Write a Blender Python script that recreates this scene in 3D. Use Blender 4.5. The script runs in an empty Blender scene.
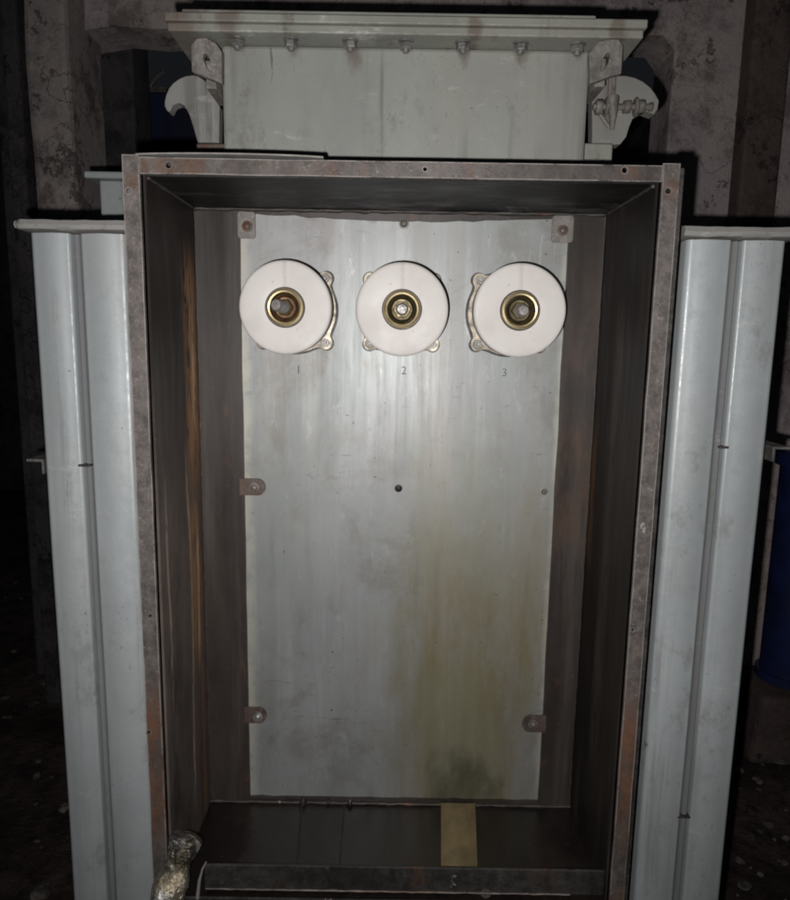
import bpy, bmesh, math, random
from mathutils import Vector, Matrix, noise
from mathutils.geometry import tessellate_polygon
random.seed(7)
S = bpy.context.scene
COL = S.collection

# ------------------------------------------------------------------ camera frame
F, PITCH, ROLL = 683.1, .1566, .0163
CAM = Vector((0, 0, 1.55))
cp, sp = math.cos(PITCH), math.sin(PITCH)
FW = Vector((0, cp, -sp)); RR = Vector((1, 0, 0)); UU = RR.cross(FW)
R2 = RR * math.cos(ROLL) + UU * math.sin(ROLL)
U2 = UU * math.cos(ROLL) - RR * math.sin(ROLL)

def at(px, py, Y):
    """photo pixel -> metres, on the real plane at depth Y"""
    d = FW + R2 * ((px - 395) / F) - U2 * ((py - 450) / F)
    return CAM + d * (Y / d.y)

def on_z(px, py, z):
    d = FW + R2 * ((px - 395) / F) - U2 * ((py - 450) / F)
    return CAM + d * ((z - CAM.z) / d.z)

# ------------------------------------------------------------------ material helpers
class N:
    def __init__(self, name):
        self.m = bpy.data.materials.new(name); self.m.use_nodes = True
        self.t = self.m.node_tree; self.t.nodes.clear()
        self.out = self.t.nodes.new('ShaderNodeOutputMaterial')
        self.p = self.t.nodes.new('ShaderNodeBsdfPrincipled')
        self.t.links.new(self.p.outputs[0], self.out.inputs[0])
        self.tc = self.t.nodes.new('ShaderNodeTexCoord').outputs['Object']
    def n(self, kind, **kw):
        nd = self.t.nodes.new(kind)
        for k, v in kw.items(): setattr(nd, k, v)
        return nd
    def put(self, sock, v):
        if hasattr(v, 'is_output'): self.t.links.new(v, sock)
        elif isinstance(v, (tuple, list)) and len(v) == 3 and sock.type == 'RGBA': sock.default_value = (*v, 1)
        else: sock.default_value = v
    def mapping(self, scale=(1, 1, 1), loc=(0, 0, 0), rot=(0, 0, 0)):
        nd = self.n('ShaderNodeMapping')
        self.put(nd.inputs[0], self.tc); nd.inputs['Scale'].default_value = scale
        nd.inputs['Location'].default_value = loc; nd.inputs['Rotation'].default_value = rot
        return nd.outputs[0]
    def noise(self, scale, detail=6, rough=.6, stretch=(1, 1, 1), loc=(0, 0, 0), dist=0):
        nd = self.n('ShaderNodeTexNoise')
        self.put(nd.inputs['Vector'], self.mapping(stretch, loc))
        nd.inputs['Scale'].default_value = scale; nd.inputs['Detail'].default_value = detail
        nd.inputs['Roughness'].default_value = rough; nd.inputs['Distortion'].default_value = dist
        return nd.outputs[0]
    def voro(self, scale, stretch=(1, 1, 1), feature='F1'):
        nd = self.n('ShaderNodeTexVoronoi', feature=feature)
        self.put(nd.inputs['Vector'], self.mapping(stretch)); nd.inputs['Scale'].default_value = scale
        return nd.outputs['Distance']
    def ramp(self, v, a, b, lo=0.0, hi=1.0):
        nd = self.n('ShaderNodeMapRange', interpolation_type='SMOOTHSTEP')
        self.put(nd.inputs[0], v)
        nd.inputs[1].default_value = a; nd.inputs[2].default_value = b
        nd.inputs[3].default_value = lo; nd.inputs[4].default_value = hi
        return nd.outputs[0]
    def math(self, op, a, b=0.0):
        nd = self.n('ShaderNodeMath', operation=op)
        self.put(nd.inputs[0], a); self.put(nd.inputs[1], b)
        return nd.outputs[0]
    def mul(self, *a):
        r = a[0]
        for b in a[1:]: r = self.math('MULTIPLY', r, b)
        return r
    def mix(self, f, a, b):
        nd = self.n('ShaderNodeMix', data_type='RGBA')
        self.put(nd.inputs[0], f); self.put(nd.inputs[6], a); self.put(nd.inputs[7], b)
        return nd.outputs[2]
    def xyz(self):
        nd = self.n('ShaderNodeSeparateXYZ'); self.put(nd.inputs[0], self.tc); return nd.outputs
    def band(self, v, a, b, soft):
        return self.mul(self.ramp(v, a - soft, a + soft), self.ramp(v, b - soft, b + soft, 1, 0))
    def done(self, col, rough=.5, metal=0.0, bump=None, bstr=.3, bdist=.002, spec=.5, coat=0):
        self.put(self.p.inputs['Base Color'], col); self.put(self.p.inputs['Roughness'], rough)
        self.put(self.p.inputs['Metallic'], metal); self.p.inputs['Specular IOR Level'].default_value = spec
        self.p.inputs['Coat Weight'].default_value = coat
        if bump is not None:
            b = self.n('ShaderNodeBump'); self.put(b.inputs['Height'], bump)
            b.inputs['Strength'].default_value = bstr; b.inputs['Distance'].default_value = bdist
            self.t.links.new(b.outputs[0], self.p.inputs['Normal'])
        return self.m

def edge_wear(k, rad):
    """1 where a sharp edge is worn bare"""
    b = k.n('ShaderNodeBevel'); b.samples = 4; b.inputs[0].default_value = rad
    g = k.n('ShaderNodeNewGeometry'); d = k.n('ShaderNodeVectorMath', operation='DOT_PRODUCT')
    k.put(d.inputs[0], b.outputs[0]); k.put(d.inputs[1], g.outputs['Normal'])
    return k.ramp(d.outputs['Value'], .995, .90)

def m_grey_paint(name, c, dirt=(.16, .15, .14), amount=1.0, rough=.42, loc=(0, 0, 0), metal=0.0, wear=0, spots=()):
    k = N(name)
    x, y, z = k.xyz()
    big = k.noise(3.2, 5, .6, (1, 1, .45), loc)
    fine = k.noise(60, 6, .7, loc=loc)
    base = k.mix(k.ramp(big, .36, .64), c, tuple(v * .78 for v in c))
    warm = k.noise(2.3, 5, .65, (1.4, 1, .5), (loc[0] + 8, 2, loc[2]))
    base = k.mix(k.ramp(warm, .48, .66, 0, .35 * min(1, amount)), base, (c[0] * .92, c[1] * .84, c[2] * .78))
    zone = k.ramp(k.noise(2.6, 3, .5, loc=(loc[0], 5, 5)), .42, .60)
    run = k.noise(26, 6, .65, (1, 1, .03), loc)                    # drips
    base = k.mix(k.mul(k.ramp(run, .54, .66, 0, .5 * amount), zone), base, dirt)
    blot = k.noise(10, 9, .78, (1, 1, .7), loc)
    base = k.mix(k.ramp(blot, .55, .68, 0, min(.85, .42 * amount)), base, dirt)
    cloud = k.noise(26, 8, .7, (1, 1, .6), (loc[0], 3, 2))
    base = k.mix(k.ramp(cloud, .54, .72, 0, .28 * amount), base, tuple(v * .6 for v in c))
    speck = k.noise(190, 3, .6, loc=loc)
    base = k.mix(k.mul(k.ramp(speck, .64, .70), k.ramp(k.noise(6, 4, .6, loc=loc), .48, .66), min(.7, .5 * amount)), base, (.07, .055, .048))
    chip = k.ramp(k.noise(34, 7, .72, (1, 1, .8), (loc[0] + 2, 1, 4), .6), .685, .70)
    base = k.mix(k.mul(chip, min(.85, .6 * amount)), base, (.085, .06, .048))
    scr = k.ramp(k.noise(9, 8, .75, (2.2, 1, .5), (loc[0] + 3, 0, loc[2] + 7), 2.6), .652, .664)
    base = k.mix(k.mul(scr, k.ramp(k.noise(3, 2, .5, (1, 1, 1), (loc[0], 5, 5)), .46, .58), min(.75, amount * .6)), base, (.10, .09, .085))
    pale = k.noise(16, 8, .8, (.5, .5, 1.4), loc)
    base = k.mix(k.ramp(pale, .58, .70, 0, .3 * amount), base, (.55, .54, .52))
    if wear:
        e = k.mul(edge_wear(k, .003), k.ramp(k.noise(30, 6, .75, loc=loc), .40, .56))
        base = k.mix(k.mul(e, wear), base, (.13, .085, .06))
    for (sx, sz, r) in spots:
        dx = k.math('SUBTRACT', x, sx); dz = k.mul(k.math('SUBTRACT', z, sz), .55)
        d2 = k.math('SQRT', k.math('ADD', k.mul(dx, dx), k.mul(dz, dz)))
        m = k.ramp(k.math('ADD', d2, k.mul(k.math('SUBTRACT', cloud, .5), r * 2.2)), r * .3, r, 1, 0)
        base = k.mix(k.mul(m, .65), base, (.11, .075, .055))
    r = k.math('ADD', k.ramp(fine, .3, .7, rough - .08, rough + .12), k.ramp(big, .3, .7, -.05, .1))
    wav = k.math('ADD', k.mul(fine, .14), k.math('ADD', k.mul(k.noise(5, 2, .5, (1, 1, .5), loc), 1.3), k.mul(chip, -.12)))
    return k.done(base, r, metal, wav, .28, .006, .5)

def m_steel(name, c, rust=.4, metal=.35, rough=.5, loc=(0, 0, 0), rustz=None, rc=(.16, .06, .028), wear=0, spots=(), soft=1):
    k = N(name)
    mott = k.noise(38, 8, .75, loc=loc)
    base = k.mix(k.ramp(mott, .35, .65), tuple(x * .55 for x in c), c)
    pit = k.noise(170, 5, .7, loc=loc)
    base = k.mix(k.ramp(pit, .56, .7, 0, .6 * soft), base, tuple(x * 1.9 for x in c))
    base = k.mix(k.ramp(pit, .28, .42, .65 * soft, 0), base, tuple(x * .22 for x in c))
    grime = k.noise(7, 8, .72, (1, 1, .4), (loc[0], 7, 3))
    base = k.mix(k.ramp(grime, .45, .62, 0, .75), base, tuple(x * .32 for x in c))
    rmask = k.ramp(k.noise(9, 8, .7, (1, 1, .45), loc), .62 - rust * .2, .78 - rust * .15)
    if rustz:
        z = k.xyz()[2]
        extra = k.mul(k.band(z, rustz[0], rustz[1], .06), k.ramp(k.noise(26, 6, .7, (1, 1, .3), loc), .36, .56))
        rmask = k.math('MAXIMUM', rmask, extra)
    base = k.mix(k.mul(rmask, .85), base, k.mix(k.ramp(mott, .4, .6), rc, tuple(x * .45 for x in rc)))
    flake = k.ramp(k.noise(24, 6, .7, (1, 1, .7), (loc[0] + 4, loc[1], loc[2])), .66, .70, 0, .75 * soft)
    base = k.mix(flake, base, (.4, .37, .34))
    for (sx, sz, r) in spots:
        xx, yy, zz = k.xyz(); dx = k.math('SUBTRACT', xx, sx); dz = k.math('SUBTRACT', zz, sz)
        d2 = k.math('SQRT', k.math('ADD', k.mul(dx, dx), k.mul(dz, dz)))
        mm = k.ramp(k.math('ADD', d2, k.mul(k.math('SUBTRACT', mott, .5), r * 2)), r * .25, r, 1, 0)
        base = k.mix(k.mul(mm, .6), base, (.12, .065, .04))
    if wear:
        e = k.mul(edge_wear(k, .0032), k.ramp(k.noise(22, 6, .75, (1, 1, .4), loc), .38, .54))
        base = k.mix(k.mul(e, wear), base, (.42, .385, .36))
    h = k.math('ADD', mott, k.mul(pit, .5))
    return k.done(base, k.ramp(mott, .3, .7, rough - .1, rough + .18), k.ramp(rmask, 0, 1, metal, 0), h, .5 * soft, .0018)

# ------------------------------------------------------------------ geometry helpers
def box(bm, x0, x1, y0, y1, z0, z1, M=None):
    vs = [bm.verts.new((x, y, z)) for z in (z0, z1) for y in (y0, y1) for x in (x0, x1)]
    for f in ((0, 2, 3, 1), (4, 5, 7, 6), (0, 1, 5, 4), (1, 3, 7, 5), (3, 2, 6, 7), (2, 0, 4, 6)):
        bm.faces.new([vs[i] for i in f])
    if M: bmesh.ops.transform(bm, matrix=M, verts=vs)
    return vs

def prism(bm, outer, y0, y1, holes=(), M=None):
    """outline in (x, z) extruded from y0 to y1, with real holes"""
    loops = [[Vector((x, 0, z)) for x, z in outer]] + [[Vector((x, 0, z)) for x, z in h] for h in holes]
    flat = [p for l in loops for p in l]
    a = [bm.verts.new((p.x, y0, p.z)) for p in flat]
    b = [bm.verts.new((p.x, y1, p.z)) for p in flat]
    flat2 = [[Vector((p.x, p.z, 0)) for p in l] for l in loops]
    for t in tessellate_polygon(flat2):
        try:
            bm.faces.new([a[i] for i in t]); bm.faces.new([b[i] for i in reversed(t)])
        except ValueError: pass
    o = 0
    for l in loops:
        n = len(l)
        for i in range(n):
            j = (i + 1) % n
            bm.faces.new((a[o + i], a[o + j], b[o + j], b[o + i]))
        o += n
    if M: bmesh.ops.transform(bm, matrix=M, verts=a + b)
    return a + b

def circ(cx, cz, r, n=20, rx=None):
    return [(cx + (rx or r) * math.cos(2 * math.pi * i / n), cz + r * math.sin(2 * math.pi * i / n)) for i in range(n)]

def rrect(x0, x1, z0, z1, r, n=5):
    pts = []
    for cx, cz, a0 in ((x1 - r, z1 - r, 0), (x0 + r, z1 - r, 90), (x0 + r, z0 + r, 180), (x1 - r, z0 + r, 270)):
        for i in range(n + 1):
            a = math.radians(a0 + 90 * i / n); pts.append((cx + r * math.cos(a), cz + r * math.sin(a)))
    return pts

def lathe(bm, prof, c=(0, 0, 0), axis=(0, -1, 0), n=48, wob=0, phase=0):
    """prof: (radius, distance along axis); smooth revolved surface"""
    ax = Vector(axis).normalized()
    s = ax.orthogonal().normalized(); t = ax.cross(s)
    rings = []
    for r, h in prof:
        if r < 1e-6:
            rings.append([bm.verts.new(Vector(c) + ax * h)]); continue
        ring = []
        for i in range(n):
            a = 2 * math.pi * i / n + phase
            rr = r * (1 + wob * noise.noise(Vector((math.cos(a) * 2, math.sin(a) * 2, h * 40))))
            ring.append(bm.verts.new(Vector(c) + ax * h + (s * math.cos(a) + t * math.sin(a)) * rr))
        rings.append(ring)
    for A, B in zip(rings, rings[1:]):
        if len(A) == 1 and len(B) == 1: continue
        for i in range(n):
            j = (i + 1) % n
            if len(A) == 1: bm.faces.new((A[0], B[i], B[j]))
            elif len(B) == 1: bm.faces.new((A[i], A[j], B[0]))
            else: bm.faces.new((A[i], A[j], B[j], B[i]))

def tube(bm, pts, r, n=12, rf=None):
    pts = [Vector(p) for p in pts]; rings = []
    up = Vector((.3, .2, 1)).normalized()
    for i, p in enumerate(pts):
        d = (pts[min(i + 1, len(pts) - 1)] - pts[max(i - 1, 0)]).normalized()
        s = d.cross(up)
        if s.length < 1e-4: s = d.cross(Vector((1, 0, 0)))
        s.normalize(); t = d.cross(s)
        q = r if rf is None else rf(i / (len(pts) - 1))
        rings.append([bm.verts.new(p + (s * math.cos(2 * math.pi * k / n) + t * math.sin(2 * math.pi * k / n)) * q) for k in range(n)])
    for A, B in zip(rings, rings[1:]):
        for k in range(n): bm.faces.new((A[k], A[(k + 1) % n], B[(k + 1) % n], B[k]))
    bm.faces.new(rings[0][::-1]); bm.faces.new(rings[-1])

def vprofile(bm, prof, z0, z1, nz=2, close=True, warp=0):
    """outline in (x, y) extruded upwards from z0 to z1"""
    rings = []
    for k in range(nz):
        z = z0 + (z1 - z0) * k / (nz - 1)
        rings.append([bm.verts.new((x, y + warp * noise.noise(Vector((x * 6, y, z * 4))), z)) for x, y in prof])
    n = len(prof)
    for A, B in zip(rings, rings[1:]):
        for i in range(n if close else n - 1):
            j = (i + 1) % n
            bm.faces.new((A[i], A[j], B[j], B[i]))
    if close:
        bm.faces.new(rings[0][::-1]); bm.faces.new(rings[-1])

def blob(bm, c, r, sq=(1, 1, 1), rough=.3, sub=2):
    res = bmesh.ops.create_icosphere(bm, subdivisions=sub, radius=1)
    off = Vector((random.random() * 9, random.random() * 9, 0))
    for v in res['verts']:
        k = 1 + rough * noise.noise(v.co * 1.7 + off)
        v.co = Vector(c) + Vector((v.co.x * sq[0], v.co.y * sq[1], v.co.z * sq[2])) * r * k

def build(name, bm, mat, parent=None, base=None, bevel=0, seg=2, smooth=False, ang=35, origin=None):
    """links bm (in metres, world) as ONE mesh object; origin at its thing's base"""
    bmesh.ops.recalc_face_normals(bm, faces=bm.faces[:])
    me = bpy.data.meshes.new(name)
    o0 = Vector(origin) if origin is not None else (BASE[parent_root(parent)] if parent else Vector(base or (0, 0, 0)))
    bmesh.ops.translate(bm, vec=-o0, verts=bm.verts[:])
    bm.to_mesh(me); bm.free()
    me.materials.append(mat)
    ob = bpy.data.objects.new(name, me); COL.objects.link(ob)
    if parent:
        ob.parent = parent; ob.location = o0 - WORLD[parent.name]
    else: ob.location = o0
    WORLD[ob.name] = o0
    if smooth:
        me.shade_smooth(); me.set_sharp_from_angle(angle=math.radians(ang))
    if bevel:
        b = ob.modifiers.new('bevel', 'BEVEL'); b.width = bevel; b.segments = seg
        b.limit_method = 'ANGLE'; b.angle_limit = math.radians(38); b.harden_normals = False
    return ob

BASE, WORLD = {}, {}
def parent_root(o):
    while o.parent: o = o.parent
    return o.name
def empty(name, loc, parent=None):
    o = bpy.data.objects.new(name, None); COL.objects.link(o); o.empty_display_size = .05
    loc = Vector(loc)
    if parent: o.parent = parent; o.location = loc - WORLD[parent.name]
    else: o.location = loc; BASE[o.name] = loc
    WORLD[o.name] = loc
    return o
def tag(o, label, cat=None, group=None, kind=None):
    o['label'] = label
    if cat: o['category'] = cat
    if group: o['group'] = group
    if kind: o['kind'] = kind
    return o
def solo(o):
    BASE[o.name] = WORLD[o.name]; return o
BM = bmesh.new

# ------------------------------------------------------------------ materials
M = {}
M['radiator'] = m_grey_paint('radiator_paint', (.405, .43, .438), amount=1.15, rough=.38, metal=.12, wear=.75)
M['seam'] = m_grey_paint('dim_groove_paint', (.20, .207, .205), amount=1.2, rough=.5, loc=(3, 6, 0))  # darker than the panels: dimness of the groove put into the paint
M['header'] = m_grey_paint('header_paint', (.27, .262, .25), dirt=(.10, .088, .08), amount=2.0, rough=.6, loc=(3, 1, 0), wear=.6)
BS = [at(px, 46, 1.27) for px in (237, 291, 350, 406, 463, 521, 578)]
M['tank'] = m_grey_paint('tank_paint', (.31, .318, .292), dirt=(.14, .13, .115), amount=1.4, rough=.5, loc=(7, 0, 2), wear=.9,
                         spots=[(p.x + .004, 2.062, .012 + .006 * (q % 3)) for q, p in enumerate(BS)])
M['rim'] = m_grey_paint('rim_paint', (.29, .295, .26), dirt=(.13, .10, .085), amount=2.1, rough=.55, loc=(1, 5, 2), wear=.9, spots=((-.37, 2.075, .05), (-.29, 2.08, .03), (.12, 2.07, .016), (.36, 2.07, .02)))
M['hook'] = m_grey_paint('hook_paint', (.28, .278, .262), dirt=(.11, .10, .09), amount=1.5, rough=.55, loc=(2, 8, 2), wear=.8)
M['rusty_hook'] = m_grey_paint('flaking_hook_paint', (.24, .235, .215), dirt=(.11, .085, .07), amount=2.4, rough=.6, loc=(6, 8, 2), wear=.9)
M['frame'] = m_steel('frame_steel', (.145, .125, .115), .2, .2, .5, rustz=(.72, .98), rc=(.15, .07, .04), wear=.8, spots=((-.386, 1.77, .02), (.39, 1.775, .018), (-.388, .915, .02), (.39, .62, .03), (-.386, .60, .03)))
M['bar'] = m_steel('bar_steel', (.13, .112, .103), .4, .2, .5, loc=(5, 0, 0), wear=.8, spots=((-.345, 1.795, .028), (-.30, 1.797, .03), (-.37, 1.795, .016), (.33, 1.797, .022)))
M['clip'] = m_steel('clip_steel', (.22, .19, .17), .7, .4, .5, loc=(2, 4, 0))
M['sill'] = m_steel('sill_steel', (.07, .064, .06), .2, .35, .45, loc=(8, 4, 0))
M['grimy'] = m_steel('grimy_flaking_paint', (.25, .228, .205), .5, .05, .6, loc=(4, 9, 2), rc=(.13, .085, .06))
M['tab'] = m_steel('tab_steel', (.125, .10, .088), .8, .3, .5, loc=(2, 4, 0))
M['bolt'] = m_steel('bolt_steel', (.36, .35, .33), .1, .6, .4, loc=(2, 2, 0))
k = N('back_strip_steel')
x, y, z = k.xyz()
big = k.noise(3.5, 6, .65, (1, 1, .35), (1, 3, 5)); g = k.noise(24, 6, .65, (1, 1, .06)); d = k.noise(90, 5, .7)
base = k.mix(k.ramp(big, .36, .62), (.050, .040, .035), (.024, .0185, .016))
base = k.mix(k.ramp(g, .52, .70, 0, .6), base, (.075, .062, .055))
rz = k.mul(k.ramp(x, .25, .33), k.band(z, 1.10, 1.62, .2))
base = k.mix(k.mul(rz, k.ramp(k.noise(6, 7, .7, (1, 1, .5), (3, 1, 1)), .42, .60), .7), base, (.09, .052, .032))
base = k.mix(k.mul(k.ramp(k.noise(15, 8, .75, (1, 1, .5), (6, 1, 8)), .58, .68), .7), base, (.10, .05, .028))
base = k.mix(k.ramp(d, .63, .72, 0, .4), base, (.12, .10, .09))
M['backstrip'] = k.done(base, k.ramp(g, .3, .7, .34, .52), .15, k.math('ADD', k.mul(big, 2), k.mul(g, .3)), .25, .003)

def m_inner(name, streaks, dusty=0):
    k = N(name)
    x, y, z = k.xyz()
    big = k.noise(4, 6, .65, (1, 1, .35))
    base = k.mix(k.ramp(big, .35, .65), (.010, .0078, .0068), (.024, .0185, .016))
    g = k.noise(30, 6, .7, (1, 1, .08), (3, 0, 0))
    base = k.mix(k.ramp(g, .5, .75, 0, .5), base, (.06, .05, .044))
    dust = k.noise(95, 5, .75)
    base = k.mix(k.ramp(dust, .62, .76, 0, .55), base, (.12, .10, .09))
    if dusty:
        dm = k.mul(k.ramp(z, 1.55, 1.22), k.ramp(k.noise(5, 7, .7, (1, 1, .3), (6, 0, 0)), .3, .6))
        base = k.mix(k.mul(dm, dusty), base, (.16, .125, .11))
    for (yc, w, z0, z1, c, s) in streaks:                            # rust runs down the sheet
        wig = k.math('ADD', y, k.mul(k.math('SUBTRACT', k.noise(5, 4, .6, (1, 0, 1), (yc * 9, 0, 0)), .5), .016))
        m = k.mul(k.band(wig, yc - w, yc + w, w * .75), k.band(z, z0, z1, .06),
                  k.ramp(k.noise(30, 8, .78, (1, 2, .35), (yc * 7, 0, 0), .6), .40, .52))
        base = k.mix(k.mul(m, s), base, c)
    return k.done(base, k.ramp(g, .3, .7, .40, .60), .15, k.math('ADD', k.mul(big, 2), k.math('ADD', k.mul(g, .4), k.mul(dust, .25))), .35, .003, .25)
# local y runs from -.245 (front) to 0 (back wall)
OR, PALE = (.40, .215, .105), (.40, .31, .22)
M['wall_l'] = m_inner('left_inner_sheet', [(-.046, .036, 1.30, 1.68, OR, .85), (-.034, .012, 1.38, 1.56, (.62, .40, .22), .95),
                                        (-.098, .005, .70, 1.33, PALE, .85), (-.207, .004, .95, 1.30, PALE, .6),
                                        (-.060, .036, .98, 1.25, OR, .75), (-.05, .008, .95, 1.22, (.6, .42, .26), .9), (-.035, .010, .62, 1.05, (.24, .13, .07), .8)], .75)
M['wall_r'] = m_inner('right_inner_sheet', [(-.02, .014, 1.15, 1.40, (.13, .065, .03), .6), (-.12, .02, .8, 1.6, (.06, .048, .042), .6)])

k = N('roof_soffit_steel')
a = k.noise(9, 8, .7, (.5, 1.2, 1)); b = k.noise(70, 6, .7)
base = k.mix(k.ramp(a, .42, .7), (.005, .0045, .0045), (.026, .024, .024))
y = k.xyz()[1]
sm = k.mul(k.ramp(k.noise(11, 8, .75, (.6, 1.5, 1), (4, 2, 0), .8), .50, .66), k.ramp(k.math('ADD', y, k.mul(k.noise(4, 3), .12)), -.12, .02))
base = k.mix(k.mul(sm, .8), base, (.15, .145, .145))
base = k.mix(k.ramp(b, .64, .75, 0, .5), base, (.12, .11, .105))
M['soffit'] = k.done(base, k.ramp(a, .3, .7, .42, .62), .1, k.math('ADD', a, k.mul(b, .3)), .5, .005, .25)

k = N('floor_steel')
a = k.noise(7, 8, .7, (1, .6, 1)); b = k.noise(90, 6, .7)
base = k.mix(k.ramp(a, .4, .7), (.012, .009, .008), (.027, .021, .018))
base = k.mix(k.ramp(b, .62, .72, 0, .5), base, (.12, .1, .085))
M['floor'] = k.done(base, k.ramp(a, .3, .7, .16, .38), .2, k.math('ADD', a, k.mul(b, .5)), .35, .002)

# the grey mounting plate: brushed runs, oil stain low on the right
k = N('plate_paint')
x, y, z = k.xyz()
grey = (.315, .32, .32)
cl = k.noise(3.2, 5, .6, (1, 1, .5))
base = k.mix(k.ramp(cl, .35, .65), grey, (.25, .265, .258))
warm = k.noise(5.5, 4, .6, (1.3, 1, .12), (4, 0, 0))
base = k.mix(k.ramp(warm, .48, .7, 0, .45), base, (.34, .295, .265))
lilac = k.noise(3.8, 6, .65, (1, 1, .7), (13, 0, 2))
base = k.mix(k.ramp(lilac, .46, .66, 0, .4), base, (.285, .272, .285))
run = k.noise(30, 7, .7, (1, 1, .05), (2, 0, 0), .4)
zone = k.ramp(k.noise(2.4, 4, .6, (1, 1, .8), (21, 0, 4)), .40, .60)
base = k.mix(k.mul(k.ramp(run, .54, .72, 0, .42), zone), base, (.42, .415, .41))
run2 = k.noise(44, 7, .7, (1, 1, .07), (9, 0, 3), .4)
base = k.mix(k.mul(k.ramp(run2, .54, .74, 0, .5), k.ramp(zone, 0, 1, 1, .25)), base, (.17, .16, .15))
grm = k.noise(5.5, 9, .75, (1, 1, .8), (17, 0, 7), .5)
base = k.mix(k.ramp(grm, .50, .66, 0, .5), base, (.19, .17, .145))
fs = k.mul(k.ramp(k.noise(20, 4, .5, (3.2, 1, .25), (31, 0, 5), 3.0), .655, .662), k.ramp(k.noise(4, 3, .5, (1, 1, 1), (3, 0, 15)), .46, .58))
base = k.mix(k.mul(fs, .16), base, (.5, .49, .48))
fd = k.mul(k.ramp(k.noise(17, 4, .5, (.6, 1, 2.0), (41, 0, 5), 3.0), .66, .667), k.ramp(k.noise(4, 3, .5, (1, 1, 1), (23, 0, 15)), .48, .6))
base = k.mix(k.mul(fd, .35), base, (.10, .095, .09))
scr = k.ramp(k.noise(13, 9, .8, (1.6, 1, .3), (11, 0, 5), 1.6), .61, .66, 0, .7)     # pale scuffs
base = k.mix(k.mul(scr, k.ramp(z, 1.25, 1.6), .7), base, (.62, .61, .6))
mot = k.noise(9, 8, .75, (1, 1, .8), (2, 0, 9))
base = k.mix(k.ramp(mot, .5, .7, 0, .5), base, (.20, .185, .165))
base = k.mix(k.ramp(k.noise(26, 7, .75, (1, 1, .5), (5, 0, 2)), .58, .7, 0, .35), base, (.44, .43, .42))
spot = k.ramp(k.noise(120, 2, .5), .73, .76, 0, .8)
base = k.mix(spot, base, (.08, .075, .07))
wx = k.math('ADD', x, k.mul(k.math('SUBTRACT', k.noise(7, 5, .6, (1, 1, .35)), .5), .34))
oil = k.mul(k.ramp(wx, -.07, .09), k.ramp(k.math('SUBTRACT', wx, k.mul(k.ramp(z, .75, 1.0), .14)), .15, .30, 1, .25), k.ramp(k.math('ADD', z, k.mul(k.math('SUBTRACT', grm, .5), .5)), .88, 1.42, 1, 0), k.ramp(k.noise(16, 8, .7, (1, 1, .3)), .25, .58, .4, 1))
base = k.mix(k.mul(oil, .88), base, (.19, .158, .075))
trail = k.mul(k.ramp(wx, -.02, .1), k.ramp(wx, .14, .22, 1, 0), k.ramp(z, 1.1, 1.55, .5, 0), k.ramp(lilac, .35, .6))
base = k.mix(trail, base, (.25, .245, .17))
# dark soot patch over the strip, with a shape of its own
dx = k.math('DIVIDE', k.math('SUBTRACT', wx, .120), .075); dz = k.math('DIVIDE', k.math('SUBTRACT', z, .645), .10)
dd = k.math('ADD', k.mul(dx, dx), k.mul(dz, dz))
base = k.mix(k.mul(k.ramp(k.math('ADD', dd, k.mul(k.math('SUBTRACT', k.noise(14, 7, .72, (1, 1, .6)), .4), 2.0)), -.1, 1.3, 1, 0), .72), base, (.034, .029, .018))
wx2 = k.math('ADD', x, k.mul(k.math('SUBTRACT', k.noise(9, 6, .7, (1, 1, .6), (3, 3, 3)), .5), .03))
edge = k.math('MAXIMUM', k.ramp(wx2, -.284, -.262, 1, 0), k.ramp(wx2, .294, .306, 0, .7))
base = k.mix(k.mul(edge, k.ramp(k.noise(14, 5, .7), .3, .6, .1, .75)), base, (.46, .44, .37))
wave = k.math('ADD', k.mul(k.noise(2.6, 3, .5, (1, 1, .6)), 3.0), k.math('ADD', k.mul(run, .10), k.mul(k.noise(150, 3, .6), .03)))
M['plate'] = k.done(base, k.ramp(run, .3, .7, .46, .58), .42, wave, .2, .006, .5)

ORI = 3.3
k = N('porcelain')
x, y, z = k.xyz()
c = k.mix(k.ramp(k.noise(14, 5, .6), .4, .7), (.585, .55, .52), (.525, .49, .46))
seam = k.mul(k.ramp(k.math('ABSOLUTE', k.math('ADD', x, k.mul(k.math('SUBTRACT', k.noise(30, 3), .5), .006))), .001, .0052, 1, 0), k.ramp(z, .02, .034))
c = k.mix(k.mul(seam, .3), c, (.34, .31, .28))
sm = k.ramp(k.noise(18, 8, .75, loc=(ORI, 0, 0)), .56, .72, 0, .6)
c = k.mix(k.mul(sm, k.ramp(z, -.06, .05)), c, (.30, .27, .245))
c = k.mix(k.ramp(k.noise(130, 3, .6), .69, .74, 0, .5), c, (.25, .21, .19))
M['porcelain'] = k.done(c, k.ramp(k.noise(20, 4), .3, .7, .42, .56), 0, k.math('ADD', k.noise(8, 3), k.mul(k.noise(60, 4), .15)), .14, .002, .3)

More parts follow.
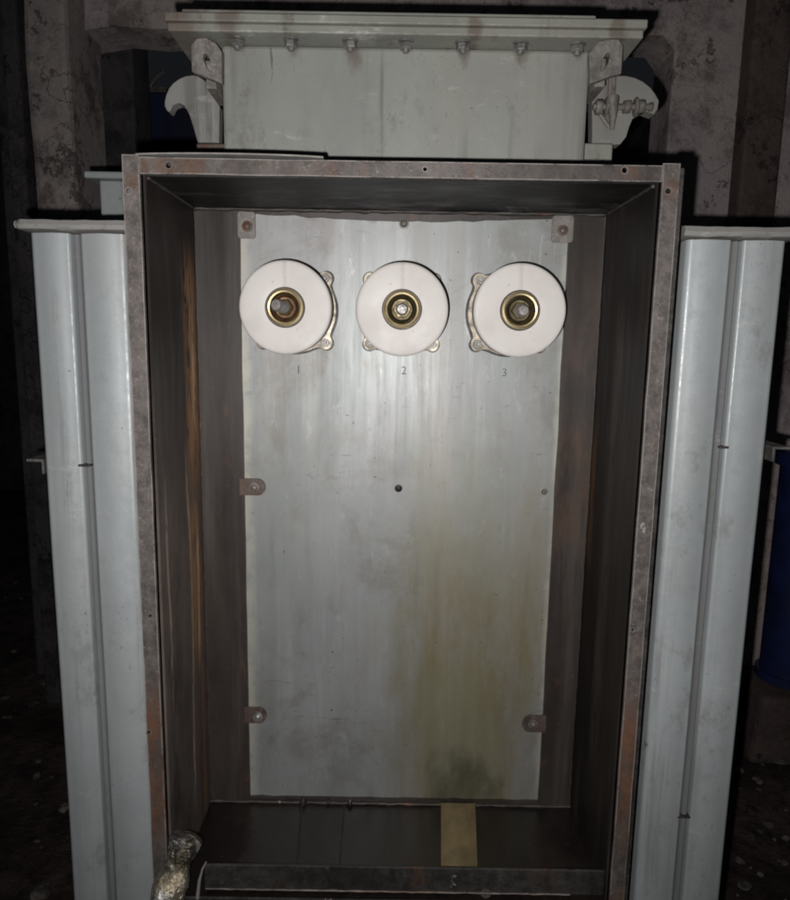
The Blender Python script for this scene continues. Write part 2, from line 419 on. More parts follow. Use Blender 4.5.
def plain(name, c, rough, metal=0, sc=40, var=.5, bs=.2):
    k = N(name); a = k.noise(sc, 6, .7)
    return k.done(k.mix(k.ramp(a, .35, .68), c, tuple(v * var for v in c)), k.ramp(a, .3, .7, rough - .08, rough + .12), metal, a, bs, .001)
M['brass'] = plain('brass', (.62, .50, .29), .42, 1, 60, .6)
M['dull_brass'] = plain('tarnished_brass', (.12, .095, .05), .45, .7, 80, .4)
M['copper'] = plain('oxidised_copper', (.15, .075, .035), .45, .5, 80, .4)
M['rubber'] = plain('black_rubber', (.028, .022, .018), .5, 0)
M['stud'] = plain('stud_steel', (.30, .28, .265), .5, .6, 110, .5)
M['cast'] = plain('cast_flange', (.36, .31, .24), .42, .35, 55, .45)
M['mark'] = plain('ink', (.19, .175, .165), .6)
M['black'] = plain('dark_void_steel', (.012, .011, .011), .6)
M['weld'] = m_steel('weld_bead', (.06, .052, .047), .35, .3, .5, loc=(0, 9, 1))
M['strip'] = N('tan_board')
k = M['strip']
g = k.noise(40, 6, .7, (1, .05, 1)); g2 = k.noise(12, 6, .7)
M['strip'] = k.done(k.mix(k.ramp(g2, .4, .7, 0, .8), k.mix(k.ramp(g, .35, .65), (.215, .165, .082), (.165, .122, .06)), (.10, .073, .042)), .6, 0, g, .3, .002)

k = N('foil_wrap')
a = k.noise(48, 6, .7, dist=1.4); b = k.noise(17, 5, .65); v = k.voro(60, (1, 1, .6))
c = k.mix(k.ramp(b, .42, .6), (.74, .71, .65), (.50, .42, .29))
c = k.mix(k.ramp(a, .56, .64, 0, .85), c, (.05, .042, .035))
z = k.xyz()[2]
c = k.mix(k.mul(k.ramp(z, .665, .69), k.ramp(a, .40, .5), .85), c, (.06, .053, .046))
M['foil'] = k.done(c, k.ramp(a, .3, .7, .14, .38), .75, k.math('ADD', a, k.math('ADD', k.mul(b, .5), k.mul(v, .9))), .8, .006)

# setting
def m_plaster(name, c1, c2, dark, loc=(0, 0, 0), dk=.5):
    k = N(name)
    a = k.noise(1.5, 10, .68, loc=loc); b = k.noise(7, 10, .8, loc=loc); d = k.noise(45, 8, .75, loc=loc)
    c = k.mix(k.ramp(a, .40, .60), c1, c2)
    c = k.mix(k.ramp(b, .48, .62, 0, .75), c, tuple(v * .46 for v in c1))
    soot = k.noise(2.8, 12, .8, (1, 1, .8), (loc[0] + 5, 0, 3))
    c = k.mix(k.ramp(soot, .50, .60, 0, min(1, dk * 1.5)), c, dark)
    fl = k.ramp(k.noise(5.5, 12, .8, (1, 1, .9), (loc[0] + 1, 2, 6)), .575, .595)      # flaked patches with hard edges
    c = k.mix(k.mul(fl, min(.7, dk * 1.1)), c, tuple(v * .5 for v in dark))
    c = k.mix(k.ramp(d, .56, .66, 0, .5), c, tuple(v * .5 for v in c2))
    c = k.mix(k.ramp(d, .34, .44, .4, 0), c, tuple(min(1, v * 1.25) for v in c2))
    v = k.n('ShaderNodeTexVoronoi', feature='DISTANCE_TO_EDGE')
    w = k.n('ShaderNodeVectorMath', operation='ADD'); nz = k.n('ShaderNodeTexNoise'); nz.inputs['Scale'].default_value = 5; nz.inputs['Detail'].default_value = 8
    k.put(nz.inputs['Vector'], k.tc); k.put(w.inputs[0], k.tc); k.put(w.inputs[1], nz.outputs['Color']); k.put(v.inputs['Vector'], w.outputs[0]); v.inputs['Scale'].default_value = 1.6
    cr = k.mul(k.ramp(v.outputs['Distance'], .002, .010, 1, 0), k.ramp(k.noise(2, 3, .5, loc=loc), .5, .6))
    c = k.mix(k.mul(cr, .35), c, (.03, .025, .023))
    h = k.math('ADD', k.math('ADD', k.mul(b, .9), k.mul(d, .5)), k.math('ADD', k.mul(cr, -.5), k.mul(fl, -.5)))
    return k.done(c, .92, 0, h, .9, .02, .15)
M['plaster'] = m_plaster('old_plaster', (.64, .55, .515), (.54, .465, .46), (.20, .16, .145))
M['pillar'] = m_plaster('pillar_render', (.52, .45, .42), (.40, .35, .335), (.15, .12, .11), (4, 0, 1), .55)
M['dark_wall'] = m_plaster('dark_plaster', (.10, .09, .095), (.075, .07, .078), (.03, .026, .025), (9, 0, 1))  # dark tones for the far wall, partition and narrow post
M['brown'] = m_plaster('brown_timber', (.19, .142, .128), (.15, .112, .102), (.06, .045, .04), (2, 7, 1), .3)
M['blue'] = plain('blue_enamel', (.02, .03, .11), .35, 0, 6, .45)
M['navy'] = plain('navy_sheet', (.022, .028, .075), .4, .1, 5, .4)
k = N('dirt_ground')
a = k.noise(2.2, 9, .7); b = k.noise(13, 9, .75); d = k.noise(60, 6, .7)
c = k.mix(k.ramp(a, .35, .65), (.035, .024, .02), (.12, .09, .078))
c = k.mix(k.ramp(b, .45, .68), c, (.022, .016, .014))
c = k.mix(k.ramp(d, .62, .74, 0, .8), c, (.26, .22, .2))
M['ground'] = k.done(c, .75, 0, k.math('ADD', k.mul(a, 2), b), .8, .03, .3)
k = N('rubble_chips')
a = k.noise(7, 5, .7)
M['rubble'] = k.done(k.mix(k.ramp(a, .35, .65), (.03, .025, .022), (.19, .165, .15)), .85, 0, k.noise(60, 5), .5, .01, .2)

# ================================================================== THE TRANSFORMER
YP = 1.275                      # plane of the grey plate / tank front
YF = 1.030                      # plane of the cable box's open front
T = empty('transformer', (0, YP, 0))
tag(T, 'large grey transformer with its rusty front cable box standing open, three white bushings inside', 'transformer')

# ---- tank
bm = BM(); box(bm, -.315, .330, YP + .012, 1.98, .14, 2.058)
tank = build('tank', bm, M['tank'], T, bevel=.006)
for s in (-1, 1):
    bm = BM(); box(bm, s * .22 - .04, s * .22 + .04, 1.20, 2.05, 0, .14)
    build('skid', bm, M['bar'], T, bevel=.006)
bm = BM()
box(bm, -.392, .404, 1.236, 2.06, 2.058, 2.0715)
rim = build('tank_rim', bm, M['rim'], T, bevel=.0025)
bm = BM()
box(bm, -.396, .409, 1.2325, 2.06, 2.0725, 2.0865)
box(bm, -.375, .330, 1.262, 2.03, 2.0865, 2.104)
build('tank_cover', bm, M['rim'], T, bevel=.0025)
# bolts hanging under the rim
def hexagon(r): return [(r * math.cos(math.pi / 3 * i), r * math.sin(math.pi / 3 * i)) for i in range(6)]
bm = BM()
lathe(bm, [(0, 0), (.0135, 0), (.0135, .0025), (0, .0025)], axis=(0, 0, -1), n=24)
lathe(bm, [(0, .0025), (.0105, .0025), (.0115, .0035), (.0115, .011), (.0102, .0125), (0, .0125)], axis=(0, 0, -1), n=6)
lathe(bm, [(0, .0125), (.0058, .0125), (.0058, .0165), (.0045, .018), (0, .018)], axis=(0, 0, -1), n=16)
bx = [237, 291, 350, 406, 463, 521, 578]
proto = None
for i, px in enumerate(bx):
    p = at(px, 38, 1.262); p.z = 2.0575
    if proto is None:
        proto = build('rim_bolt', bm, M['bolt'], T, origin=(0, 0, 0), smooth=True, ang=30); o = proto
    else:
        o = proto.copy(); COL.objects.link(o); o.parent = T
    o.location = p - WORLD['transformer']; o.rotation_euler.z = i * 1.3

# ---- lifting hooks and lugs on the tank sides
def pts(lst, Y): return [((p := at(x, y, Y)).x, p.z) for x, y in lst]
YH = 1.36
hl = pts([(164.5, 106), (167, 111), (169.5, 112), (172.8, 105.4), (178.5, 103), (184, 105.4), (189, 114), (193.7, 129), (197.5, 142.4),
          (219, 142.6), (219.5, 106), (214.6, 99), (212.4, 90), (208, 83.5), (203, 79), (197.5, 76), (191.8, 75), (185, 76), (178.5, 79), (173, 83), (169, 88), (166, 94.5), (164.6, 100.6)], YH)
bm = BM(); prism(bm, hl, YH, YH + .026)
hk = build('lifting_hook', bm, M['hook'], T, bevel=.007, seg=4)
hr = pts([(592, 84), (603, 78.5), (616, 76), (626, 76), (635, 78), (643, 82), (650, 87.5), (655, 94), (658.7, 101), (657.5, 109), (654, 114.5), (650, 113),
          (645, 111), (638.7, 114), (632.5, 119), (629, 127), (626, 137), (620, 144.5), (592, 144.5)], YH)
bm = BM(); prism(bm, hr, YH, YH + .026)
hk2 = build('lifting_hook', bm, M['rusty_hook'], T, bevel=.007, seg=4)
# shackle pin with nuts threaded through the right hook
bm = BM()
pa, pb = at(593, 107, YH - .012), at(652, 107, YH - .012); ax_ = (pb - pa).normalized()
tube(bm, [pa, pa.lerp(pb, .5), pb], .0055, 12)
for t0, r, h, nn_ in ((.04, .0135, .013, 6), (.20, .0165, .004, 18), (.52, .0125, .012, 6), (.70, .0165, .004, 18), (.76, .0125, .012, 6), (.95, .008, .006, 12)):
    lathe(bm, [(0, 0), (r * .9, 0), (r, .0012), (r, h - .0012), (r * .9, h), (0, h)], pa.lerp(pb, t0), ax_, nn_, phase=t0 * 3)
tube(bm, [at(613, 98, YH - .012), at(613, 110, YH - .018), at(612.5, 120, YH - .016), at(612, 130, YH - .010)], .01, 14, lambda t: .0115 - .008 * t)
tube(bm, [at(599, 113, YH - .006), at(604, 120, YH - .008), at(609, 127, YH - .006)], .0038, 8)
tube(bm, [at(614, 78, YH - .002), at(613.5, 88, YH - .006), at(612.5, 102, YH - .01)], .0036, 8)
build('shackle', bm, M['grimy'], hk2, smooth=True, ang=60)
def lug(pl, hole, mat, yaw, piv):
    bm = BM(); prism(bm, [(x, min(z, 2.0565)) for x, z in pl], 1.238, 1.252, [hole])
    zs = [z for x, z in pl]; left = pl[0][0] < 0
    box(bm, *((-.334, -.3165) if left else (.3315, .349)), 1.2525, 1.34, max(zs) - .075, max(zs) - .03)
    o = build('lifting_lug', bm, mat, T, bevel=.003)
    return o
lp = pts([(191, 46), (197, 39), (206, 38), (216, 43), (222, 52), (222, 84), (213, 80), (192, 72)], 1.24)
c = at(208, 63, 1.24); lug(lp, [(c.x + (dx * .0055 - dz * .005), c.z + dz * .015) for dx, dz in circ(0, 0, 1, 14)], M['grimy'], 0, 0)
lp = pts([(590, 84), (589, 54), (598, 42), (609, 36), (619, 38), (623, 46), (621, 74), (612, 76)], 1.24)
c = at(605, 62, 1.24); lug(lp, [(c.x + (dx * .0055 + dz * .005), c.z + dz * .015) for dx, dz in circ(0, 0, 1, 14)], M['grimy'], 0, 0)
bm = BM(); p = at(207, 150, 1.33)
box(bm, p.x - .02, -.3155, 1.33, 1.40, p.z - .03, p.z + .012)
build('bracket', bm, M['clip'], T, bevel=.003)
bm = BM(); p = at(602, 150, 1.33)
box(bm, .3305, p.x + .02, 1.33, 1.40, p.z - .03, p.z + .012)
build('bracket', bm, M['rim'], T, bevel=.003)
# pocket on the tank's far side, seen past the box's left corner
bm = BM(); a = at(99, 180, 1.62); b = at(120, 226, 1.62)
box(bm, a.x, -.3155, 1.62, 1.80, 1.2, a.z)
box(bm, a.x - .028, -.3155, 1.605, 1.82, a.z + .001, a.z + .016)
build('side_pocket', bm, M['radiator'], T, bevel=.004)

# ---- cable box
XL, XR, ZT, ZB = -.398, .402, 1.809, .535
WI, WO = .031, .0275            # inner faces of the walls
FLZ = .612
cb = empty('cable_box', (0, YP, 0), T)
def warped_sheet(axis, pos, th, a0, a1, b0, b1, amp, na=10, nb=14):
    """a thin closed sheet with a slight uneven dish; axis 'x' or 'z'"""
    bm = BM(); g = [[], []]
    for s in (0, 1):
        for i in range(na + 1):
            row = []
            for j in range(nb + 1):
                A = a0 + (a1 - a0) * i / na; B = b0 + (b1 - b0) * j / nb
                e = math.sin(math.pi * i / na) * math.sin(math.pi * j / nb)
                d = pos + s * th + amp * e * (noise.noise(Vector((A * 5, B * 4, pos))) + .3)
                row.append(bm.verts.new((d, A, B) if axis == 'x' else (B, A, d)))
            g[s].append(row)
    for s in (0, 1):
        for i in range(na):
            for j in range(nb): bm.faces.new((g[s][i][j], g[s][i + 1][j], g[s][i + 1][j + 1], g[s][i][j + 1]))
    A, B = g
    for i in range(na):
        bm.faces.new((A[i][0], A[i + 1][0], B[i + 1][0], B[i][0])); bm.faces.new((A[i][nb], A[i + 1][nb], B[i + 1][nb], B[i][nb]))
    for j in range(nb):
        bm.faces.new((A[0][j], A[0][j + 1], B[0][j + 1], B[0][j])); bm.faces.new((A[na][j], A[na][j + 1], B[na][j + 1], B[na][j]))
    return bm
y0, y1 = YF + .0066, YP + .008
wl = build('side_sheet', warped_sheet('x', XL + WI - .004, .004, y0, y1, ZB, ZT - .012, .006), M['wall_l'], cb, smooth=True)
tag(wl, 'left inner sheet with orange rust runs')
wr = build('side_sheet', warped_sheet('x', XR - WI, .004, y0, y1, ZB, ZT - .012, .006), M['wall_r'], cb, smooth=True)
build('top_sheet', warped_sheet('z', ZT - WO, .004, y0, y1, XL + WI + .0005, XR - WI - .0005, .008), M['soffit'], cb, smooth=True)
build('floor_sheet', warped_sheet('z', FLZ - .005, .004, y0, y1, XL + WI + .0005, XR - WI - .0005, .003), M['floor'], cb, smooth=True)
# front angle frame: two uprights, a header with real bolt holes
tw = .0243
def hole(px, py, r=.0042): p = at(px, py, YF); return circ(p.x, p.z, r, 14)
def upright(x0, x1, holes, jag):
    out = []; n = 26
    for i in range(n + 1):
        z = ZB + (ZT - ZB) * i / n; out.append((x1 + .0010 * noise.noise(Vector((z * 14, jag, 0))), z))
    for i in range(n, -1, -1):
        z = ZB + (ZT - ZB) * i / n; out.append((x0 + .0010 * noise.noise(Vector((z * 14, jag + 5, 0))), z))
    bm = BM(); prism(bm, out, YF, YF + .006, holes); return bm
ul = build('frame_upright', upright(XL, XL + tw, [hole(128.5, 191), hole(150, 616, .003), hole(148.5, 733, .004)], 1), M['frame'], cb, bevel=.0012)
ur = build('frame_upright', upright(XR - tw, XR, [hole(668.5, 191), hole(633, 630, .003)], 9), M['frame'], cb, bevel=.0012)
bm = BM()
out = []; n = 30; xa, xb = XL + tw + .0006, XR - tw - .0006
for i in range(n + 1):
    x = xa + (xb - xa) * i / n; out.append((x, ZT - .0255 + .0008 * noise.noise(Vector((x * 12, 3, 0)))))
for i in range(n, -1, -1):
    x = xa + (xb - xa) * i / n; out.append((x, ZT - .003 + .0012 * noise.noise(Vector((x * 9, 7, 0)))))
prism(bm, out, YF + .001, YF + .0065, [hole(168, 165), hole(425, 169, .003), hole(625, 170)])
build('frame_header', bm, M['bar'], cb, bevel=.0012)
# thin lifted top sheet lip above the header, left part
bm = BM(); rows = []
for i in range(15):
    x = XL + .018 + (.27) * i / 14
    zz = ZT + .0005 + .0028 * math.sin(math.pi * i / 14) ** .7
    rows.append([bm.verts.new((x, y, zz + d)) for y in (YF + .004, YF + .07) for d in (0, .0022)])
for A, B in zip(rows, rows[1:]):
    for a, b, in ((0, 1), (1, 3), (3, 2), (2, 0)): bm.faces.new((A[a], A[b], B[b], B[a]))
bm.faces.new([rows[0][i] for i in (0, 1, 3, 2)]); bm.faces.new([rows[-1][i] for i in (0, 1, 3, 2)])
build('top_lip', bm, M['hook'], cb, smooth=True)
# return of the right upright, coloured dark to carry its shadow line
bm = BM(); box(bm, XR - .004, XR + .0095, YF + .0072, YF + .05, ZB, ZT - .004)
build('shadow_return', bm, M['sill'], cb, bevel=.0012)
# back frame: the strips around the grey plate
bm = BM()
ox0, ox1, oz0, oz1 = XL + WI + .0006, XR - WI - .0006, FLZ - .002, ZT - WO - .0006
px0, px1, pz0, pz1 = -.2865, .3065, .622, 1.7765
hol = []
for i in range(25): hol.append((px0 + (px1 - px0) * i / 24, pz1 - .002 - .010 * math.sin(math.pi * i / 24) ** 1.5 + .0042 * noise.noise(Vector((i * .9, 0, 0)))))
for i in range(1, 31): z = pz1 + (pz0 - pz1) * i / 30; hol.append((px1 + .0022 * noise.noise(Vector((z * 9, 2, 0))), z))
for i in range(1, 25): hol.append((px1 + (px0 - px1) * i / 24, pz0 + .0025 * noise.noise(Vector((i * .8, 4, 0)))))
for i in range(1, 30): z = pz0 + (pz1 - pz0) * i / 30; hol.append((px0 + .0018 * noise.noise(Vector((z * 9, 6, 0))), z))
prism(bm, [(ox0, oz0), (ox1, oz0), (ox1, oz1), (ox0, oz1)], YP - .002, YP + .006, [hol])
build('back_strip', bm, M['backstrip'], cb, bevel=.001)
# weld beads in the corners and spatter along the floor
bm = BM()
def bead(p, q, r, n, lump=.5):
    p, q = Vector(p), Vector(q)
    tube(bm, [p.lerp(q, i / n) + Vector((noise.noise(Vector((i * .7, 1, 0))), 0, noise.noise(Vector((i * .7, 5, 0))))) * r * .6 for i in range(n + 1)], r, 7,
         lambda t: r * (1 + lump * noise.noise(Vector((t * n * .45, r * 99, 3)))))
zt = ZT - WO - .001
for X in (XL + WI + .001, XR - WI - .001):
    bead((X, YF + .012, zt), (X, YP - .004, zt), .0028, 40)
    bead((X, YP - .001, FLZ), (X, YP - .001, zt), .0016, 90)
bead((XL + WI, YP - .002, zt), (XR - WI, YP - .002, zt), .0034, 60, .9)
bead((XL + WI, YP - .002, FLZ + .001), (XR - WI, YP - .002, FLZ + .001), .0032, 50, .9)
for (px, py, r) in ((303, 797, .009), (328, 799, .004), (350, 796, .006)):
    c = at(px, py, YP - .006); blob(bm, (c.x, YP - .006, FLZ + .004), r, (.8, .8, 1.3), .5, 2)
build('weld_bead', bm, M['weld'], cb, smooth=True, ang=60)
# bottom sill angle and its bent end
bm = BM()
xs0, xs1 = -.314, XR - WI - .001
box(bm, xs0, xs1, YF + .009, YF + .014, FLZ + .006, .6655)
box(bm, xs0, xs1, YF + .0142, YF + .045, FLZ + .003, FLZ + .0075)
sill = build('front_sill', bm, M['sill'], cb, bevel=.0015)
bm = BM(); tube(bm, [at(206, 862, YF), at(202, 870, YF), at(199.5, 880, YF), at(197.5, 898, YF)], .0017, 10, lambda t: .0012 + .0022 * t)
build('sill_end_wire', bm, M['hook'], cb, smooth=True)
bm = BM()
tube(bm, [(xs0 + .002 + (xs1 - xs0 - .06) * i / 60, YF + .0075, FLZ + .0085 + .0012 * noise.noise(Vector((i * .6, 2, 0)))) for i in range(61)], .0016, 7, lambda t: .0016 * (1 + .9 * noise.noise(Vector((t * 30, 1, 1)))))
build('weld_bead', bm, M['clip'], cb, smooth=True)
bm = BM(); q = at(486, 893, YF + .008)
lathe(bm, [(.0042, 0), (.0085, 0), (.009, .002), (.0042, .0025), (.0042, 0)], (q.x, YF + .0088, q.z), (0, -1, 0), 18)
build('sill_eye', bm, M['clip'], cb, smooth=True)
bm = BM(); box(bm, XL + .006, XR - .006, YF + .0072, YF + .0075 + .004, ZB, FLZ - .008); build('bottom_angle', bm, M['sill'], cb, bevel=.002)
bm = BM(); a = on_z(300, 797, FLZ); b = on_z(298, 872, FLZ)
prism_pts = [(a.x - .002, a.z)]
for s, (pa, pb) in enumerate((((303, 798), (295, 884)), ((345, 798), (338, 884)))):
    a = on_z(*pa, FLZ + .002); b = on_z(*pb, FLZ + .002)
    tube(bm, [(a.x, YP - .006, FLZ + .0005), (b.x, YF + .05, FLZ + .0005)], .0022 - s * .0008, 6)
build('floor_seam', bm, M['weld'], cb, smooth=True)

# ---- grey mounting plate inside the box
bm = BM()
def disc_hole(px, py, r): p = at(px, py, YP); return circ(p.x, p.z, r, 18)
prism(bm, [(-.292, .612), (.312, .612), (.312, 1.7795), (-.292, 1.7795)], YP + .0065, YP + .0105)
plate = build('mounting_plate', bm, M['plate'], T, bevel=.0008)
bm = BM(); p = at(398.5, 489, YP)
lathe(bm, [(.0056, -.0040), (.0072, -.0040), (.0074, -.003), (.0056, -.0025)], (p.x, YP + .003, p.z), (0, -1, 0), 20)
lathe(bm, [(0, -.0012), (.003, -.0012), (.0056, -.0024), (.0056, -.0036)], (p.x, YP + .003, p.z), (0, -1, 0), 20)
build('plug', bm, M['black'], plate, smooth=True)
def screw(px, py, r, mat, Yb=YP + .0062, h=.006):
    p = at(px, py, YP); bm = BM()
    lathe(bm, [(0, 0), (r * 1.45, 0), (r * 1.45, .0015), (r, .002), (r * .97, h * .7), (r * .7, h), (0, h * 1.05)], (p.x, Yb, p.z), (0, -1, 0), 20)
    return build('screw', bm, mat, plate, smooth=True, ang=40)
screw(544.5, 492, .0052, M['bar']); screw(404, 224, .006, M['bar'], YP + .001, .010)
def clip(x0, x1, ya, yb, face, sx, sy, mat, scr):
    """little holding tab lapping onto the plate from the side, with its screw"""
    a = at(x0, ya, YP); b = at(x1, yb, YP); bm = BM()
    h = (a.z - b.z) / 2; zc = (a.z + b.z) / 2; xa, xb = min(a.x, b.x), max(a.x, b.x)
    if face == 'r':
        o = [(xa, zc - h), (xb - h * .9, zc - h)] + [(xb - h * .9 + h * .9 * math.cos(t), zc + h * math.sin(t)) for t in [math.radians(-80 + 16 * i) for i in range(11)]] + [(xb - h * .9, zc + h), (xa, zc + h)]
    elif face == 'l':
        o = [(xb, zc + h), (xa + h * .9, zc + h)] + [(xa + h * .9 - h * .9 * math.cos(t), zc + h * math.sin(t)) for t in [math.radians(80 - 16 * i) for i in range(11)]] + [(xa + h * .9, zc - h), (xb, zc - h)]
    else:
        o = rrect(xa, xb, b.z, a.z, .005)
    prism(bm, o, YP - .0055, YP - .0022)
    c = build('clip', bm, mat, plate, bevel=.0009)
    p = at(sx, sy, YP); bm = BM()
    lathe(bm, [(0, 0), (.0098, 0), (.0098, .002), (.0062, .0024), (.006, .006), (.004, .0075), (0, .0078)], (p.x, YP - .0056, p.z), (0, -1, 0), 22, .04)
    build('screw', bm, scr, plate, smooth=True, ang=40)
clip(240, 266, 478, 495, 'r', 255, 487, M['tab'], M['clip'])
clip(245, 267, 706, 722, 'r', 258.5, 715, M['tab'], M['bolt'])
clip(522, 545, 714, 731, 'l', 532.5, 722.5, M['tab'], M['clip'])
clip(238, 256, 212, 239, 'n', 248, 227, M['grimy'], M['tab'])
clip(552, 572, 216, 243, 'n', 562, 231, M['grimy'], M['tab'])

# phase numbers painted on the plate under the bushings
for ch, px, py in (('1', 298, 370), ('2', 404, 371), ('3', 505, 373)):
    cu = bpy.data.curves.new('digit_curve', 'FONT'); cu.body = ch; cu.size = .021; cu.extrude = .0004
    cu.align_x = 'CENTER'; cu.align_y = 'CENTER'
    tmp = bpy.data.objects.new('digit_tmp', cu); COL.objects.link(tmp)
    bpy.context.view_layer.update()
    me = bpy.data.meshes.new_from_object(tmp.evaluated_get(bpy.context.evaluated_depsgraph_get()))
    bpy.data.objects.remove(tmp); bpy.data.curves.remove(cu)
    b2 = BM(); b2.from_mesh(me); bpy.data.meshes.remove(me)
    p = at(px, py, YP)
    bmesh.ops.transform(b2, matrix=Matrix.Translation((p.x, YP + .0058, p.z)) @ Matrix.Rotation(math.pi / 2, 4, 'X'), verts=b2.verts[:])
    build('phase_number', b2, M['mark'], plate)

# ---- three porcelain bushings
def base_outline(R, lug, grow=0):
    o = []
    for i in range(144):
        t = 2 * math.pi * i / 144; r = R
        for q in range(4):
            a = math.pi / 4 + q * math.pi / 2
            d = (t - a + math.pi) % (2 * math.pi) - math.pi
            rc, rl = .0805, lug
            disc = rl * rl - (rc * math.sin(d)) ** 2
            if abs(d) < .5 and disc > 0: r = max(r, rc * math.cos(d) + math.sqrt(disc))
            r = max(r, R + (rc + rl * .8 - R) * math.exp(-(d / .17) ** 2) * .8)
        r += grow
        o.append((r * math.cos(t), r * math.sin(t)))
    return o
FACE = .112
def bushing(px, py, cup, stud_len, tilt, proto=None):
    # face centre measured in the photograph; the axis stands square to the plate
    c = at(px, py, YP - FACE); yb = YP + .006
    e = empty('bushing', (c.x, yb, c.z), T)
    def B(name, bm, mat, **kw): return build(name, bm, mat, e, origin=(c.x, yb, c.z), **kw)
    bm = BM(); prism(bm, [(c.x + x, c.z + z) for x, z in base_outline(.0775, .0135, .002)], yb - .004, yb - .0002)
    B('gasket', bm, M['rubber'])
    bm = BM()
    hs = [circ(c.x + .0805 * math.cos(a), c.z + .0805 * math.sin(a), .0045, 12) for a in (math.pi / 4 + q * math.pi / 2 for q in range(4))]
    prism(bm, [(c.x + x, c.z + z) for x, z in base_outline(.076, .0125)], yb - .016, yb - .0042)
    B('base_flange', bm, M['cast'], bevel=.002)
    for q in range(4):
        a = math.pi / 4 + q * math.pi / 2; bm = BM()
        p = (c.x + .0805 * math.cos(a), yb - .0162, c.z + .0805 * math.sin(a))
        lathe(bm, [(0, 0), (.0075, 0), (.0075, .004), (.0065, .005), (.004, .005), (.004, .009), (.003, .010), (0, .010)], p, (0, -1, 0), 6 if q % 2 else 16)
        B('flange_bolt', bm, M['bolt'], smooth=True, ang=30)
    R = .0775; H = FACE + .006
    bm = BM()
    lathe(bm, [(.066, .017), (.066, .030), (.060, .036), (.060, .052), (.060, .075), (.068, .083), (R - .002, .088), (R, .091), (R, H - .007), (R, H - .0036), (R - .0010, H - .0016), (R - .0030, H - .0004),
               (R - .006, H), (.060, H + .0002), (.046, H), (.034, H - .0004), (.026, H - .002), (.018, H - .006), (.018, .02)], (c.x, yb, c.z), (0, -1, 0), 96)
    B('insulator', bm, M['porcelain'], smooth=True, ang=50)
    bm = BM()
    lathe(bm, [(.0335, H - .004), (.0335, H + .0012), (.0325, H + .0024), (.029, H + .0024), (.029, H - .004)], (c.x, yb, c.z), (0, -1, 0), 64)
    B('washer', bm, M['rubber'], smooth=True)
    bm = BM()
    lathe(bm, [(.031, H), (.0312, H + .0045), (.030, H + .0070), (.0275, H + .0080), (.0248, H + .0072), (.0228, H + .0042), (.0222, H + .0005), (.0222, H - .004)], (c.x, yb, c.z), (0, -1, 0), 64)
    B('ring', bm, M['brass'], smooth=True)
    bm = BM()
    lathe(bm, [(.0221, H + .0003), (.0205, H - .001), (.017, H - .0055), (.012, H - .006)], (c.x, yb, c.z), (0, -1, 0), 48)
    B('cup', bm, cup, smooth=True)
    ax = Vector((tilt[0], -1, tilt[1])).normalized()
    s0 = Vector((c.x, yb - H + .012, c.z))
    bm = BM()
    L = stud_len
    prof = [(.0125, 0), (.0125, .009)]
    lathe(bm, [(0, 0), (.0142, .0), (.0150, .002), (.0150, .012), (.0138, .0135), (0, .0135)], s0, ax, 6, phase=.3)
    B('nut', bm, M['dull_brass'], smooth=True, ang=25)
    bm = BM(); prof = [(0, .0)]
    h = .0
    while h < L - .004:
        prof += [(.0092, h), (.0100, h + .0008), (.0092, h + .0016)]; h += .0017
    prof += [(.0088, L - .0018), (.0076, L), (.0030, L + .0002), (.0028, L - .0012), (0, L - .0014)]
    lathe(bm, prof, s0, ax, 28)
    B('stud', bm, M['stud'], smooth=True, ang=40)
    return e
# labels tell the three apart by what marks them
b1 = bushing(285, 307.5, M['copper'], .052, (-.16, .04)); tag(b1, 'left white bushing with reddish brown cup and leaning stud')
b2_ = bushing(402, 309.5, M['dull_brass'], .030, (0, 0))
b3 = bushing(520, 310.5, M['dull_brass'], .036, (.05, -.02))

# ---- radiators either side
def flute_profile(x0, xg0, xg1, x1, yf, yb, r=.010, vd=.017):
    def arc(cx, cy, rx, ry, a0, a1, n=6): return [(cx + rx * math.cos(math.radians(a0 + (a1 - a0) * i / n)), cy + ry * math.sin(math.radians(a0 + (a1 - a0) * i / n))) for i in range(n + 1)]
    def crown(a, b, n=7): return [(a + (b - a) * i / n, yf - .0045 * math.sin(math.pi * i / n)) for i in range(1, n)]
    p = []; q = r * .6
    p += arc(x0 + r, yf + r, r, r, 180, 270) + crown(x0 + r, xg0 - q)
    p += arc(xg0 - q, yf + q, q, q, 270, 350)
    p += [(xg0 + .0006, yf + vd), (xg1 - .0006, yf + vd)]
    p += arc(xg1 + q, yf + q, q, q, 190, 270) + crown(xg1 + q, x1 - r)
    p += arc(x1 - r, yf + r, r, r, 270, 360)
    p += [(x1, yb), (x0, yb)]
    return p
YR = 1.12
